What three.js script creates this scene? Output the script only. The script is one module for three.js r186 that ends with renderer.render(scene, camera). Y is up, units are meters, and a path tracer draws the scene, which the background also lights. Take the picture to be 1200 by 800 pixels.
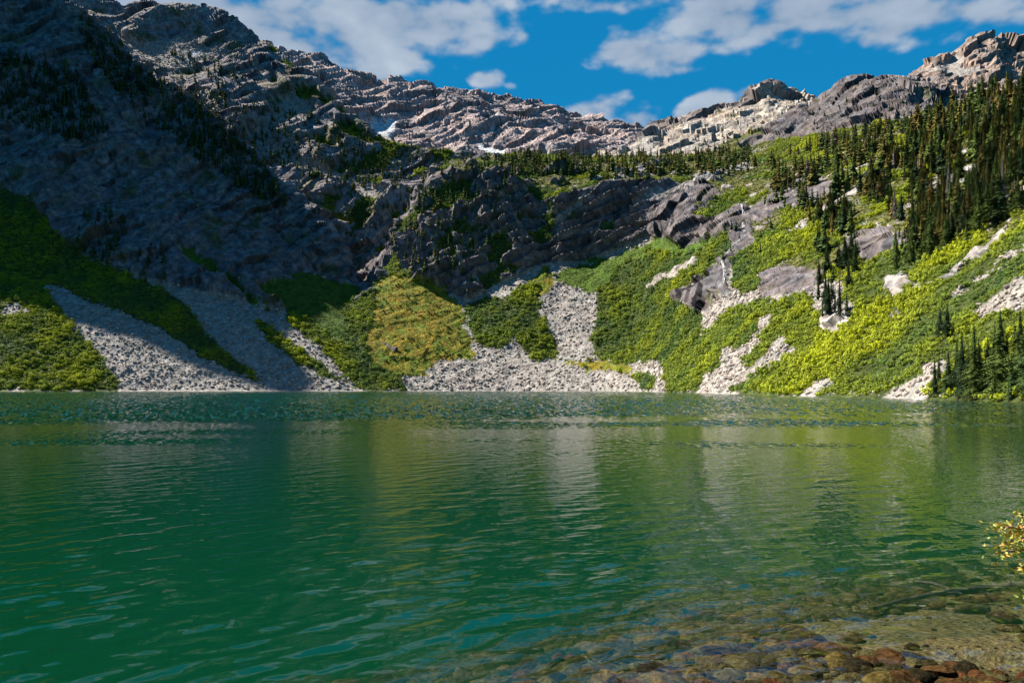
import * as THREE from 'three';
import { mergeGeometries, mergeVertices } from 'three/addons/utils/BufferGeometryUtils.js';

// ------------------------------------------------------------------ camera, sky, sun, exposure
const scene = new THREE.Scene();
const EYE = 2.4, FOCAL = 900, MID = 600, HORIZON = 454.7;      // lens of the survey: bearings are noted on a 1200 x 800 plate
const camera = new THREE.PerspectiveCamera(2 * Math.atan(400 / FOCAL) * 180 / Math.PI, 1.5, 0.1, 9000);
camera.position.set(0, EYE, 0);
camera.lookAt(0, EYE, -100);
camera.setViewOffset(1200, 800, 0, 400 - HORIZON, 1200, 800);

const renderer = new THREE.WebGLRenderer({ antialias: true });
renderer.setSize(1024, 682);
renderer.toneMapping = THREE.LinearToneMapping;
renderer.toneMappingExposure = 3.6;
renderer.shadowMap.enabled = true;

const SUN = new THREE.Vector3(-0.61, 0.712, -0.35).normalize();
const sun = new THREE.DirectionalLight(new THREE.Color(1.0, 0.93, 0.82), 5);
sun.target.position.set(0, 0, -600); sun.position.copy(SUN).multiplyScalar(2500).add(sun.target.position);
sun.castShadow = true; sun.shadow.mapSize.set(4096, 4096);
Object.assign(sun.shadow.camera, { left: -1500, right: 1500, top: 1500, bottom: -1500, near: 10, far: 6000 });
scene.add(sun, sun.target);

// ------------------------------------------------------------------ numbers
function rng(a) { return () => { a |= 0; a = a + 0x6D2B79F5 | 0; let t = Math.imul(a ^ a >>> 15, 1 | a); t = t + Math.imul(t ^ t >>> 7, 61 | t) ^ t; return ((t ^ t >>> 14) >>> 0) / 4294967296; }; }
const R0 = rng(7);
const PERM = new Uint8Array(512); { const p = [...Array(256).keys()]; for (let i = 255; i > 0; i--) { const j = Math.floor(R0() * (i + 1)); [p[i], p[j]] = [p[j], p[i]]; } for (let i = 0; i < 512; i++) PERM[i] = p[i & 255]; }
const GX = new Float32Array(256), GY = new Float32Array(256), GZ = new Float32Array(256);
for (let i = 0; i < 256; i++) { const z = 2 * R0() - 1, a = R0() * 6.2832, r = Math.sqrt(1 - z * z); GX[i] = r * Math.cos(a); GY[i] = r * Math.sin(a); GZ[i] = z; }
function noise(x, y, z) {                                          // gradient noise, about -1..1
  const X = Math.floor(x), Y = Math.floor(y), Z = Math.floor(z); x -= X; y -= Y; z -= Z;
  const u = x * x * x * (x * (x * 6 - 15) + 10), v = y * y * y * (y * (y * 6 - 15) + 10), w = z * z * z * (z * (z * 6 - 15) + 10);
  const xi = X & 255, yi = Y & 255, zi = Z & 255;
  const a = PERM[xi] + yi, b = PERM[xi + 1 & 255] + yi, aa = PERM[a & 511] + zi, ab = PERM[a + 1 & 511] + zi, ba = PERM[b & 511] + zi, bb = PERM[b + 1 & 511] + zi;
  const g = (h, dx, dy, dz) => { h = PERM[h & 511]; return GX[h] * dx + GY[h] * dy + GZ[h] * dz; };
  const l = (p, q, t) => p + t * (q - p);
  return 1.5 * l(l(l(g(aa, x, y, z), g(ba, x - 1, y, z), u), l(g(ab, x, y - 1, z), g(bb, x - 1, y - 1, z), u), v),
    l(l(g(aa + 1, x, y, z - 1), g(ba + 1, x - 1, y, z - 1), u), l(g(ab + 1, x, y - 1, z - 1), g(bb + 1, x - 1, y - 1, z - 1), u), v), w);
}
function fbm(x, y, z, o) { let s = 0, a = 0.5; for (let i = 0; i < o; i++) { s += a * noise(x, y, z); x = x * 2.03 + 11.3; y = y * 2.03 + 5.7; z = z * 2.03 - 3.1; a *= 0.5; } return s; }
function ridged(x, y, z, o) { let s = 0, a = 0.5; for (let i = 0; i < o; i++) { s += a * (1 - 2 * Math.abs(noise(x, y, z))); x = x * 2.1 + 7.3; y = y * 2.1 - 9.7; z = z * 2.1 + 2.1; a *= 0.5; } return s; }
const hash = (a, b, c) => PERM[(PERM[(PERM[a & 255] + b) & 511 & 255] + c) & 255];
function facet(x, y, z, k) {                                        // blocky relief: every cell is a tilted flat block of rock
  const X = Math.floor(x), Y = Math.floor(y), Z = Math.floor(z); let best = 9, v = 0;
  for (let a = -1; a <= 1; a++) for (let b = -1; b <= 1; b++) for (let c = -1; c <= 1; c++) {
    const h = hash(X + a + k, Y + b, Z + c), dx = X + a + .5 + GX[h] * .42 - x, dy = Y + b + .5 + GY[h] * .42 - y, dz = Z + c + .5 + GZ[h] * .42 - z, d = dx * dx + dy * dy + dz * dz;
    if (d < best) { best = d; const g = PERM[h]; v = (g / 255 - .5) * .7 - (GX[g] * dx + GY[g] * dy + GZ[g] * dz) * .75; }
  }
  return v;
}
const clamp = (x, a = 0, b = 1) => Math.min(b, Math.max(a, x));
const smooth = (a, b, x) => { x = clamp((x - a) / (b - a)); return x * x * (3 - 2 * x); };
const lerp = (a, b, t) => a + (b - a) * t;
const deg = 180 / Math.PI;
const C = (r, g, b) => new THREE.Color().setRGB(r, g, b);
const taken = {};
function numbered(n) { const k = taken[n] = (taken[n] ?? -1) + 1; return k ? n + '_' + String(k).padStart(3, '0') : n; }
function tag(o, label, category, group, kind) { o.userData.label = label; o.userData.category = category; if (group) o.userData.group = group; if (kind) o.userData.kind = kind; return o; }
function shade(o) { o.castShadow = o.receiveShadow = true; return o; }
function put(name, geometry, material, parent = scene) { const m = shade(new THREE.Mesh(geometry, material)); m.name = parent === scene ? numbered(name) : name; parent.add(m); return m; }
// a line noted as [bearing column, value...] looked up at column x
function line(pts, x, k) {
  if (x <= pts[0][0]) return pts[0][k];
  for (let i = 1; i < pts.length; i++) if (x <= pts[i][0]) { const a = pts[i - 1], b = pts[i]; return lerp(a[k], b[k], (x - a[0]) / (b[0] - a[0])); }
  return pts[pts.length - 1][k];
}

// ------------------------------------------------------------------ the sky: blue air and fair-weather clouds, all round
{
  const W = 4096, H = 2048, data = new Float32Array(W * H * 4);
  const blobs = [];
  const frame = [[330, 40, 210, 50, 1], [480, 22, 130, 42, 1], [190, -5, 170, 42, 1], [555, 55, 52, 34, .75], [577, 90, 26, 14, .8], [468, 76, 22, 14, .8], [340, 72, 100, 24, .8], [603, 50, 16, 14, .6],
    [720, -2, 95, 16, .9], [640, 14, 24, 7, .7], [742, 66, 46, 28, 1.1], [796, 70, 48, 22, 1.05], [842, 72, 26, 8, .8], [850, 18, 72, 42, 1.1], [960, 16, 170, 42, 1.1], [1085, 22, 110, 26, 1], [1170, 26, 70, 20, .9],
    [690, 132, 50, 18, .85], [748, 138, 44, 18, .8], [835, 121, 30, 16, 1], [882, 106, 18, 9, .8], [430, 90, 22, 10, 1], [610, 96, 12, 5, .5], [1040, 40, 30, 14, .7]];
  for (const [x, y, rx, ry, s] of frame) { const az = Math.atan((x - MID) / FOCAL), c = Math.cos(az); blobs.push([az * deg, Math.atan((HORIZON - y) / FOCAL * c) * deg, rx / FOCAL * deg * c * c, ry / FOCAL * deg * c, s]); }
  const r = rng(91);
  for (let k = 0; k < 34; k++) {
    const az = 38 + r() * 284, el = 9 + Math.pow(r(), 1.3) * 62, s = 0.6 + r() * 0.8;
    for (let q = 0; q < 4; q++) blobs.push([az + (r() - .5) * 14 * s, el + (r() - .5) * 3 * s, (4 + 7 * r()) * s, (1.2 + 1.8 * r()) * s, .7 + .4 * r()]);
  }
  for (let k = 0; k < 5; k++) { const az = -34 + 68 * r(), el = 31 + 40 * r(); for (let q = 0; q < 4; q++) blobs.push([az + (r() - .5) * 16, el + (r() - .5) * 3, 4 + 7 * r(), 1.2 + 1.8 * r(), .7 + .4 * r()]); }
  const grid = Array.from({ length: 72 }, () => []);
  for (const b of blobs) for (let g = 0; g < 72; g++) { let d = Math.abs(((g * 5 + 2.5 - b[0]) % 360 + 540) % 360 - 180); if (d < b[2] * 1.6 + 3) grid[g].push(b); }
  function body(az, el, list) {
    let m = 0;
    for (const b of list) { const dx = (((az - b[0]) % 360 + 540) % 360 - 180) / b[2], dy = (el - b[1]) / b[3] * (el < b[1] ? 1.25 : 1); const q = 1.45 * b[4] - (dx * dx + dy * dy) * .95; if (q > 0) m = Math.max(m, q) + Math.min(m, q) * .18; }
    return m;
  }
  for (let j = 0; j < H; j++) {
    const el = ((j + .5) / H - .5) * 180, up = clamp(el / 60);
    const hz = Math.exp(-Math.max(el, 0) / 9);
    const base = [lerp(.006, .004, up) + .025 * hz, lerp(.265, .16, up) + .06 * hz, lerp(.58, .43, up) + .03 * hz];
    for (let i = 0; i < W; i++) {
      const o = (j * W + i) * 4; let [cr, cg, cb] = base;
      if (el > -1) {
        const lon = ((i + .5) / W - .5) * 2 * Math.PI, az = ((Math.atan2(Math.cos(lon), -Math.sin(lon)) * deg) % 360 + 360) % 360; // 0 = straight ahead, clockwise
        const list = grid[Math.floor(az / 5) % 72];
        if (list.length) {
          const sx = Math.cos(lon) * 40, sz = Math.sin(lon) * 40;
          const wx = noise(sx * .22, el * .4, sz * .22 + 9) * 1.6, b = body(az + wx, el + wx * .4, list);
          if (b > 0) {
            const n = fbm(sx * .42, el * .62, sz * .42, 6), n2 = fbm(sx * .16 + 4, el * .3, sz * .16, 2);
            const d = b * .7 + n * 1.6 + n2 * .7 - .34;
            const a = smooth(0.0, .75, d);
            if (a > 0) {
              const lit = clamp(.60 - d * .22 + n * .95 + n2 * .3);          // thin and billowing parts are whiter than the thick middle
              const c = [lerp(.17, .56, lit), lerp(.27, .64, lit), lerp(.42, .74, lit)], al = a * .93;
              cr = lerp(cr, c[0], al); cg = lerp(cg, c[1], al); cb = lerp(cb, c[2], al);
            }
          }
        }
      }
      data[o] = cr / 3.6; data[o + 1] = cg / 3.6; data[o + 2] = cb / 3.6; data[o + 3] = 1;
    }
  }
  const t = new THREE.DataTexture(data, W, H, THREE.RGBAFormat, THREE.FloatType);
  t.mapping = THREE.EquirectangularReflectionMapping; t.magFilter = THREE.LinearFilter; t.needsUpdate = true;
  scene.background = t; scene.environment = t;
}

// ------------------------------------------------------------------ textures of grain (no light in them)
function texture(n, f, srgb) {
  const d = new Uint8Array(n * n * 4);
  for (let j = 0; j < n; j++) for (let i = 0; i < n; i++) { const c = f(i / n, j / n), o = (j * n + i) * 4; d[o] = clamp(c[0]) * 255; d[o + 1] = clamp(c[1]) * 255; d[o + 2] = clamp(c[2]) * 255; d[o + 3] = 255; }
  const t = new THREE.DataTexture(d, n, n); t.wrapS = t.wrapT = THREE.RepeatWrapping; t.magFilter = THREE.LinearFilter; t.minFilter = THREE.LinearMipmapLinearFilter;
  if (srgb) t.colorSpace = THREE.SRGBColorSpace; t.needsUpdate = true; return t;
}
// noise on a torus so that the tile closes
function tile(u, v, f, o, off = 0) { const a = u * 6.2832, b = v * 6.2832; let s = 0, w = .5; for (let k = 0; k < o; k++) { const q = f / 6.2832; s += w * noise(Math.cos(a) * q + off, Math.sin(a) * q + Math.cos(b) * q * .73, Math.sin(b) * q + 3.3); f *= 2; w *= .55; } return s; }
const rockGrain = texture(512, (u, v) => { const a = .80 + tile(u, v, 14, 5) * .42, b = tile(u, v, 30, 3, 7) * .05; return [a + b, a, a - b]; }, true);
const rockBump = texture(512, (u, v) => { const a = .5 + tile(u, v, 12, 6, 4) * .55 - Math.abs(tile(u, v, 16, 4, 21)) * .6; return [a, a, a]; });

// ------------------------------------------------------------------ terrain: sheets of mountainside, built from contour lines at their own distances
const place = (x, y, D) => [(x - MID) / FOCAL * D, EYE + (HORIZON - y) / FOCAL * D, -D];
function inside(poly, x, y) { let c = false; for (let i = 0, j = poly.length - 1; i < poly.length; j = i++) { const a = poly[i], b = poly[j]; if ((a[1] > y) !== (b[1] > y) && x < (b[0] - a[0]) * (y - a[1]) / (b[1] - a[1]) + a[0]) c = !c; } return c; }
const ROCK = 0, SCREE = 1, BUSH = 2, MEADOW = 3, ALP = 4, SNOW = 5, SLAB = 6, TURF = 7;
const GROUND = [[.150, .132, .130], [.31, .285, .262], [.055, .075, .018], [.20, .165, .028], [.10, .105, .028], [.62, .64, .66], [.31, .285, .255], [.07, .12, .012]];
const sheets = {};
function sheet(name, label, category, o) {
  // columns: fine where the valley is open to view, coarser beyond
  const cols = []; for (let x = o.x[0]; x <= o.x[1];) { cols.push(x); x += (x < -25 || x > 1225) ? 14 : o.dense && x > o.dense[0] && x < o.dense[1] ? o.step * .45 : o.step; }
  const nc = cols.length, K = o.curves.length, rows = [];
  for (let k = 0; k + 1 < K; k++) {
    let m = 3; for (const x of [0, 1, 2, 3, 4, 5, 6, 7, 8].map((q) => lerp(Math.max(o.x[0], 0), Math.min(o.x[1], 1200), q / 8))) m = Math.max(m, Math.abs(line(o.curves[k], x, 1) - line(o.curves[k + 1], x, 1)) / o.step);
    m = Math.min(Math.ceil(m), k + 2 === K ? 8 : 150);
    for (let q = 0; q < m; q++) rows.push(k + q / m);
  }
  rows.push(K - 1);
  const nr = rows.length, Dv = new Float32Array(nc * nr), Hv = new Float32Array(nc * nr), X = new Float32Array(nc * nr * 3), type = new Uint8Array(nc * nr), ys = new Float32Array(nc * nr);
  for (let i = 0; i < nc; i++) for (let j = 0; j < nr; j++) {
    const x = cols[i], k = Math.min(K - 2, Math.floor(rows[j])), s = rows[j] - k;
    const D = lerp(line(o.curves[k], x, 2), line(o.curves[k + 1], x, 2), s);
    const h = (q) => { const c = o.curves[q]; return EYE + (HORIZON - line(c, x, 1)) / FOCAL * line(c, x, 2); };
    Dv[i * nr + j] = D; Hv[i * nr + j] = lerp(h(k), h(k + 1), s);
  }
  const blur = (a, times, keepEnds = true) => { for (let t = 0; t < times; t++) { const b = a.slice(); for (let i = 0; i < nc; i++) for (let j = keepEnds ? 1 : 0; j < nr - (keepEnds ? 1 : 0); j++) { let s = 0, w = 0; for (let di = -1; di <= 1; di++) for (let dj = -1; dj <= 1; dj++) { const p = i + di, q = j + dj; if (p >= 0 && p < nc && q >= 0 && q < nr) { s += b[p * nr + q]; w++; } } a[i * nr + j] = s / w; } } };
  blur(Dv, o.soft ?? 3); blur(Hv, o.soft ?? 3);
  for (let i = 0; i < nc; i++) for (let j = 0; j < nr; j++) { const q = i * nr + j; X[q * 3] = (cols[i] - MID) / FOCAL * Dv[q]; X[q * 3 + 1] = Hv[q]; X[q * 3 + 2] = -Dv[q]; ys[q] = HORIZON - (Hv[q] - EYE) / Dv[q] * FOCAL; }
  // what covers each place
  const rough = new Float32Array(nc * nr);
  for (let i = 0; i < nc; i++) for (let j = 0; j < nr; j++) {
    const q = i * nr + j, px = X[q * 3], py = X[q * 3 + 1], pz = X[q * 3 + 2], m = o.fray ?? 4;
    const x = cols[i] + (noise(px / 14, py / 14, pz / 14) + .8 * noise(px / 5, py / 5, pz / 5) + .45 * noise(px / 34, py / 34, pz / 34)) * m, y = ys[q] + (noise(px / 14 + 50, py / 14, pz / 14) + .8 * noise(px / 5 + 20, py / 5, pz / 5) + .45 * noise(px / 34 + 50, py / 34, pz / 34)) * m;
    let t = o.cover(x, y, rows[j], px, py, pz);
    for (const [k, poly] of o.areas ?? []) if (inside(poly, x, y)) t = k;
    type[q] = t; rough[q] = t === ROCK ? 1 : t === SLAB ? .7 : t === SCREE ? .06 : t === SNOW ? .04 : t === ALP ? .3 : .1;
  }
  blur(rough, 2, false);
  const green = new Float32Array(nc * nr); for (let q = 0; q < nc * nr; q++) green[q] = type[q] === BUSH || type[q] === MEADOW || type[q] === TURF ? 1 : 0;
  blur(green, 8, false);
  for (let q = 0; q < nc * nr; q++) { const t = type[q]; if (t > TURF || t === ROCK || t === ALP || t === SNOW || t === SLAB) continue; const px = X[q * 3], py = X[q * 3 + 1], pz = X[q * 3 + 2], k = green[q] + .55 * noise(px / 4.5, py / 4.5, pz / 4.5) + .3 * noise(px / 13, py / 13, pz / 13); if (t === SCREE) { if (k > .72) type[q] = BUSH; } else if (k < .36) type[q] = SCREE; }
  // relief
  const N = new Float32Array(nc * nr * 3), id = (i, j) => (clamp(i, 0, nc - 1) * nr + clamp(j, 0, nr - 1)) * 3;
  for (let i = 0; i < nc; i++) for (let j = 0; j < nr; j++) {
    const a = id(i + 3, j), b = id(i - 3, j), c = id(i, j + 3), d = id(i, j - 3), q = id(i, j);
    const ux = X[a] - X[b], uy = X[a + 1] - X[b + 1], uz = X[a + 2] - X[b + 2], vx = X[c] - X[d], vy = X[c + 1] - X[d + 1], vz = X[c + 2] - X[d + 2];
    let nx = uy * vz - uz * vy, ny = uz * vx - ux * vz, nz = ux * vy - uy * vx, l = Math.hypot(nx, ny, nz) || 1; if (ny < 0 && nz < 0) l = -l;
    N[q] = nx / l; N[q + 1] = ny / l; N[q + 2] = nz / l;
  }
  const P = X.slice(), st = o.strata ?? [.35, .9, .1], col = new Float32Array(nc * nr * 3), uv = new Float32Array(nc * nr * 2);
  for (let i = 0; i < nc; i++) for (let j = 0; j < nr; j++) {
    const q = id(i, j), w = rough[q / 3], nb = id(i + 1, j), gap = Math.hypot(X[nb] - X[q], X[nb + 1] - X[q + 1], X[nb + 2] - X[q + 2]);
    let x, y, z, along, across;
    const crags = (S) => {                                          // relief of the rock in beds and blocks of one size
      x = X[q] / S; y = X[q + 1] / S; z = X[q + 2] / S; const wx = noise(x / 30, y / 30, z / 30) * 7, sp = gap / S, t1 = smooth(2.2, 1.1, sp), t2 = smooth(2.8, 1.5, sp), t3 = smooth(6, 3, sp);
      along = x * st[1] - y * st[0] + wx; across = (x * st[0] + y * st[1] + z * st[2]) * 2.4 + wx;   // beds of rock lie along the strata
      const sc = across / 26 + noise(x / 60, y / 60, z / 60) * .6, fr = sc - Math.floor(sc), ledge = (fr < .8 ? fr / .8 : (1 - fr) / .2) - .5;
      const big = ridged(x / 110, y / 170, z / 110, 2) * 12, mid = facet(along / 46, across / 46, z / 46, 0) * 15 * (.3 + .7 * t3) + facet(along / 15, across / 15, z / 15, 40) * 4.2 * t3, fine = facet(along / 5, across / 5, z / 5, 90) * 1.25;
      const tiny = t1 > 0 ? facet(along / 1.9, across / 1.9, z / 1.9, 150) * .45 * t1 : 0;
      return S * ((o.gully ? o.gully(cols[i]) * (ridged(X[q] / 34 + noise(x / 50, y / 50, z / 50) * .7, y / 260, 3, 2) * 16 - 4) : 0) + big * (o.big ?? 1) + (mid + fine * t2 + tiny) * (o.crag ?? 1) + ledge * 3 * t3 * (o.ledge ?? 1));
    };
    const near = o.close ? o.close(cols[i]) : 0; let d = near < 1 ? crags(o.scale ?? 1) * (1 - near) : 0; if (near > 0) d += crags(.42) * near;
    d = w * d + (1 - w) * (fbm(x / 24, y / 24, z / 24, 3) * 3 + noise(x / 2.2, y / 2.2, z / 2.2) * .35);
    d *= smooth(-.5, 6, X[q + 1]) * (o.relief ? o.relief(rows[j]) : 1);
    P[q] += N[q] * d; P[q + 1] += N[q + 1] * d * .8; P[q + 2] += N[q + 2] * d;
    // colour of the ground: kinds of rock, patches and streaks of lichen and soil
    const g = GROUND[type[q / 3]], t = type[q / 3]; let [r1, g1, b1] = g;
    const pa = fbm(x / 30 + 40, y / 30, z / 30, 3), pb = fbm(x / 9 - 40, y / 14, z / 9, 3), pc = noise(x / 2.6, y / 2.6, z / 2.6);
    if (t === ROCK || t === SLAB) {
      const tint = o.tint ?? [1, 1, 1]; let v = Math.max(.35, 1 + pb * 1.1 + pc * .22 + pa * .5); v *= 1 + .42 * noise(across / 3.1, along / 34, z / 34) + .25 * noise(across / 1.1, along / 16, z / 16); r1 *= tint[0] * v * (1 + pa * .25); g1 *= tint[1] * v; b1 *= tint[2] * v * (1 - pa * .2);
      const moss = smooth(.12, .42, pa + pb * .6 - .05 + (o.moss ?? 0)); if (moss > 0) { r1 = lerp(r1, .062, moss * .8); g1 = lerp(g1, .078, moss * .8); b1 = lerp(b1, .024, moss * .8); }
    } else if (t === SCREE) { const v = 1 + pb * .3 + pc * .22; r1 *= v * (1 + pa * .12); g1 *= v; b1 *= v; }
    else if (t === MEADOW) { const k = clamp(.5 + pb * 1.3 + pa * .6); r1 = lerp(.09, .24, k) * (1 + pc * .2); g1 = lerp(.15, .165, k) * (1 + pc * .2); b1 = lerp(.012, .014, k); }
    else if (t !== SNOW) { const v = 1 + pb * .7 + pc * .25; r1 *= v * (1 + pa * .3); g1 *= v; b1 *= v; }
    col[q] = Math.max(.01, r1); col[q + 1] = Math.max(.01, g1); col[q + 2] = Math.max(.008, b1);
    uv[q / 3 * 2] = (X[q] + X[q + 2] * .31) / 64; uv[q / 3 * 2 + 1] = (X[q + 1] * .8 - X[q + 2] * .6 + X[q] * .05) / 64;
  }
  const idx = []; for (let i = 0; i + 1 < nc; i++) for (let j = 0; j + 1 < nr; j++) { const a = i * nr + j; idx.push(a, a + nr, a + 1, a + 1, a + nr, a + nr + 1); }
  const geo = new THREE.BufferGeometry();
  geo.setAttribute('position', new THREE.BufferAttribute(P, 3)); geo.setAttribute('color', new THREE.BufferAttribute(col, 3)); geo.setAttribute('uv', new THREE.BufferAttribute(uv, 2));
  geo.setIndex(idx);                                               // every face keeps its own edge, as broken rock does
  const mesh = put(name, geo, groundMaterial); tag(mesh, label, category, null, 'structure');
  // heights by bearing, for what grows and lies on it
  const yy = new Float32Array(nc * nr); for (let q = 0; q < nc * nr; q++) yy[q] = HORIZON - (P[q * 3 + 1] - EYE) / -P[q * 3 + 2] * FOCAL;
  return sheets[o.key] = { cols, nc, nr, P, type, yy, N, rows, mesh, green };
}
function onSheet(s, x, y) {                                        // the place on a mountainside at a bearing and height angle
  let lo = 0, hi = s.nc - 1; while (hi - lo > 1) { const m = (lo + hi) >> 1; if (s.cols[m] > x) hi = m; else lo = m; }
  for (let j = 1; j < s.nr; j++) { const q = lo * s.nr + j; if (s.yy[q] <= y && s.yy[q - 1] > y) { const t = (s.yy[q - 1] - y) / (s.yy[q - 1] - s.yy[q]); const a = (q - 1) * 3, b = q * 3; return { p: [lerp(s.P[a], s.P[b], t), lerp(s.P[a + 1], s.P[b + 1], t), lerp(s.P[a + 2], s.P[b + 2], t)], t: s.type[q], q }; } }
  return null;
}
const groundMaterial = new THREE.MeshPhysicalMaterial({ vertexColors: true, roughness: 1, specularIntensity: .25, map: rockGrain, bumpMap: rockBump, bumpScale: 1.2, flatShading: true });

const shoreY = (D) => HORIZON + EYE / D * FOCAL;
const shore = (pts) => pts.map(([x, D]) => [x, shoreY(D), D]);
const under = (pts, back, h) => pts.map(([x, D]) => [x, HORIZON + (EYE + h) / (D - back) * FOCAL, D - back]);
const behind = (c, dD, dh) => c.map(([x, y, D]) => [x, HORIZON - ((HORIZON - y) / FOCAL * D - dh) / (D + dD) * FOCAL, D + dD]);

const leftShore = [[-900, 420], [-300, 520], [0, 565], [150, 590], [300, 610], [480, 640]];
const leftCrest = [[-900, 210, 740], [-500, 200, 760], [-300, 150, 830], [-245, 50, 870], [-212, -20, 900], [-188, -62, 905], [-141, -92, 905], [-107, -104, 905], [-78, -150, 905], [-44, -105, 910], [-4, -38, 920], [40, -22, 928], [85, 0, 930], [110, 28, 930], [150, 62, 930], [185, 95, 925], [230, 116, 925], [262, 142, 920], [290, 171, 915], [310, 196, 910], [330, 216, 900], [365, 246, 880], [400, 300, 850], [437, 345, 815], [480, 430, 700]];
sheet('mountainside', 'steep shaded mountainside of dark rock rising from the lake, with a talus fan and bush bands', 'mountain', {
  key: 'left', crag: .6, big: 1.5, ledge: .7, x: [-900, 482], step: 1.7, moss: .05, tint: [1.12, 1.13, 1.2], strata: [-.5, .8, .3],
  curves: [under(leftShore, 40, 9), shore(leftShore),
    [[-900, 330, 560], [-300, 330, 690], [0, 322, 735], [150, 322, 735], [300, 356, 735], [400, 386, 720], [437, 402, 712], [480, 441, 672]],
    [[-900, 260, 660], [-300, 230, 750], [0, 150, 825], [150, 200, 838], [250, 240, 850], [330, 282, 850], [400, 346, 800], [437, 373, 770], [480, 436, 688]],
    leftCrest, behind(leftCrest, 60, 40), behind(leftCrest, 260, 260)],
  cover: (x, y, v, px, py, pz) => (v < 1.98 ? (x < -10 ? BUSH : SCREE) : ROCK),
  areas: [
    [TURF, [[300, 338], [350, 318], [400, 330], [432, 345], [446, 380], [428, 408], [390, 397], [356, 371], [334, 364]]],
    [TURF, [[200, 282], [236, 300], [300, 352], [330, 372], [300, 358], [250, 326], [215, 300]]],
    [BUSH, [[0, 221], [35, 238], [80, 288], [140, 319], [196, 340], [224, 365], [245, 396], [298, 438], [304, 450], [245, 424], [168, 375], [115, 361], [70, 340], [0, 319]]],
    [BUSH, [[-20, 200], [0, 221], [0, 460], [-20, 460]]],
    [BUSH, [[0, 322], [14, 319], [45, 336], [60, 350], [80, 371], [93, 389], [115, 417], [136, 441], [141, 460], [0, 460]]],
    [SCREE, [[0, 357], [20, 357], [34, 366], [30, 372], [0, 371]]],
    [BUSH, [[300, 371], [322, 390], [352, 412], [401, 450], [390, 448], [337, 420], [300, 386]]],
    [BUSH, [[334, 364], [356, 371], [390, 397], [431, 420], [478, 444], [482, 460], [427, 460], [364, 401], [334, 375]]],
  ],
});

const butteCrest = [[40, -14, 1350], [105, -2, 1350], [125, 1, 1350], [140, 9, 1340], [155, 6, 1340], [170, 7, 1340], [185, 13, 1330], [215, 13, 1320], [225, 10, 1320], [240, 12, 1310], [260, 12, 1300], [273, 18, 1290], [285, 29, 1290], [300, 36, 1280], [312, 49, 1270], [325, 61, 1260], [335, 68, 1240], [350, 88, 1210], [370, 108, 1190], [390, 127, 1160], [410, 141, 1140], [440, 160, 1110], [470, 169, 1090], [500, 174, 1080], [560, 178, 1080], [620, 190, 1080]];
sheet('mountainside', 'craggy brown buttress with pale scree gullies behind the shaded slope', 'mountain', {
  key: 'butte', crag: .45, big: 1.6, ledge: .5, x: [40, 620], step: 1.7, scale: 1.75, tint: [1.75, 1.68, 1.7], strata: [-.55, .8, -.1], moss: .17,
  curves: [[[40, 400, 880], [500, 400, 880]], [[40, 330, 930], [350, 330, 915], [440, 335, 900], [500, 350, 900]], [[40, 230, 1010], [250, 230, 990], [350, 246, 970], [440, 238, 965], [500, 260, 950]],
    [[40, 110, 1170], [200, 104, 1140], [300, 150, 1100], [400, 192, 1060], [440, 200, 1045], [500, 215, 1030]], [[40, 50, 1260], [200, 58, 1230], [300, 95, 1190], [350, 122, 1160], [400, 160, 1110], [500, 190, 1060]], butteCrest, behind(butteCrest, 60, 40), behind(butteCrest, 250, 220)],
  cover: (x, y, v, px, py, pz) => x > 315 && fbm(px / 40, py / 30, pz / 40, 3) > .17 - .1 * smooth(380, 480, x) ? BUSH : ROCK,
  areas: [[SCREE, [[130, 35], [150, 47], [165, 56], [210, 42], [222, 52], [262, 55], [256, 70], [215, 82], [185, 80], [158, 68]]],
    [SCREE, [[338, 111], [348, 116], [376, 128], [362, 138], [330, 150], [305, 172], [290, 165], [318, 140]]],
    [SCREE, [[285, 155], [310, 160], [345, 182], [400, 207], [452, 222], [458, 234], [425, 232], [376, 208], [336, 194], [300, 176]]],
    [SCREE, [[205, 105], [216, 98], [222, 101], [214, 112]]], [SCREE, [[282, 58], [300, 75], [312, 90], [306, 90], [292, 76]]],
    [SNOW, [[222, 62], [236, 60], [238, 63], [224, 65]]],
    [MEADOW, [[370, 236], [380, 238], [415, 258], [416, 266], [395, 258]]], 
    [ALP, [[300, 205], [316, 210], [330, 232], [312, 230]]]],
});

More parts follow.
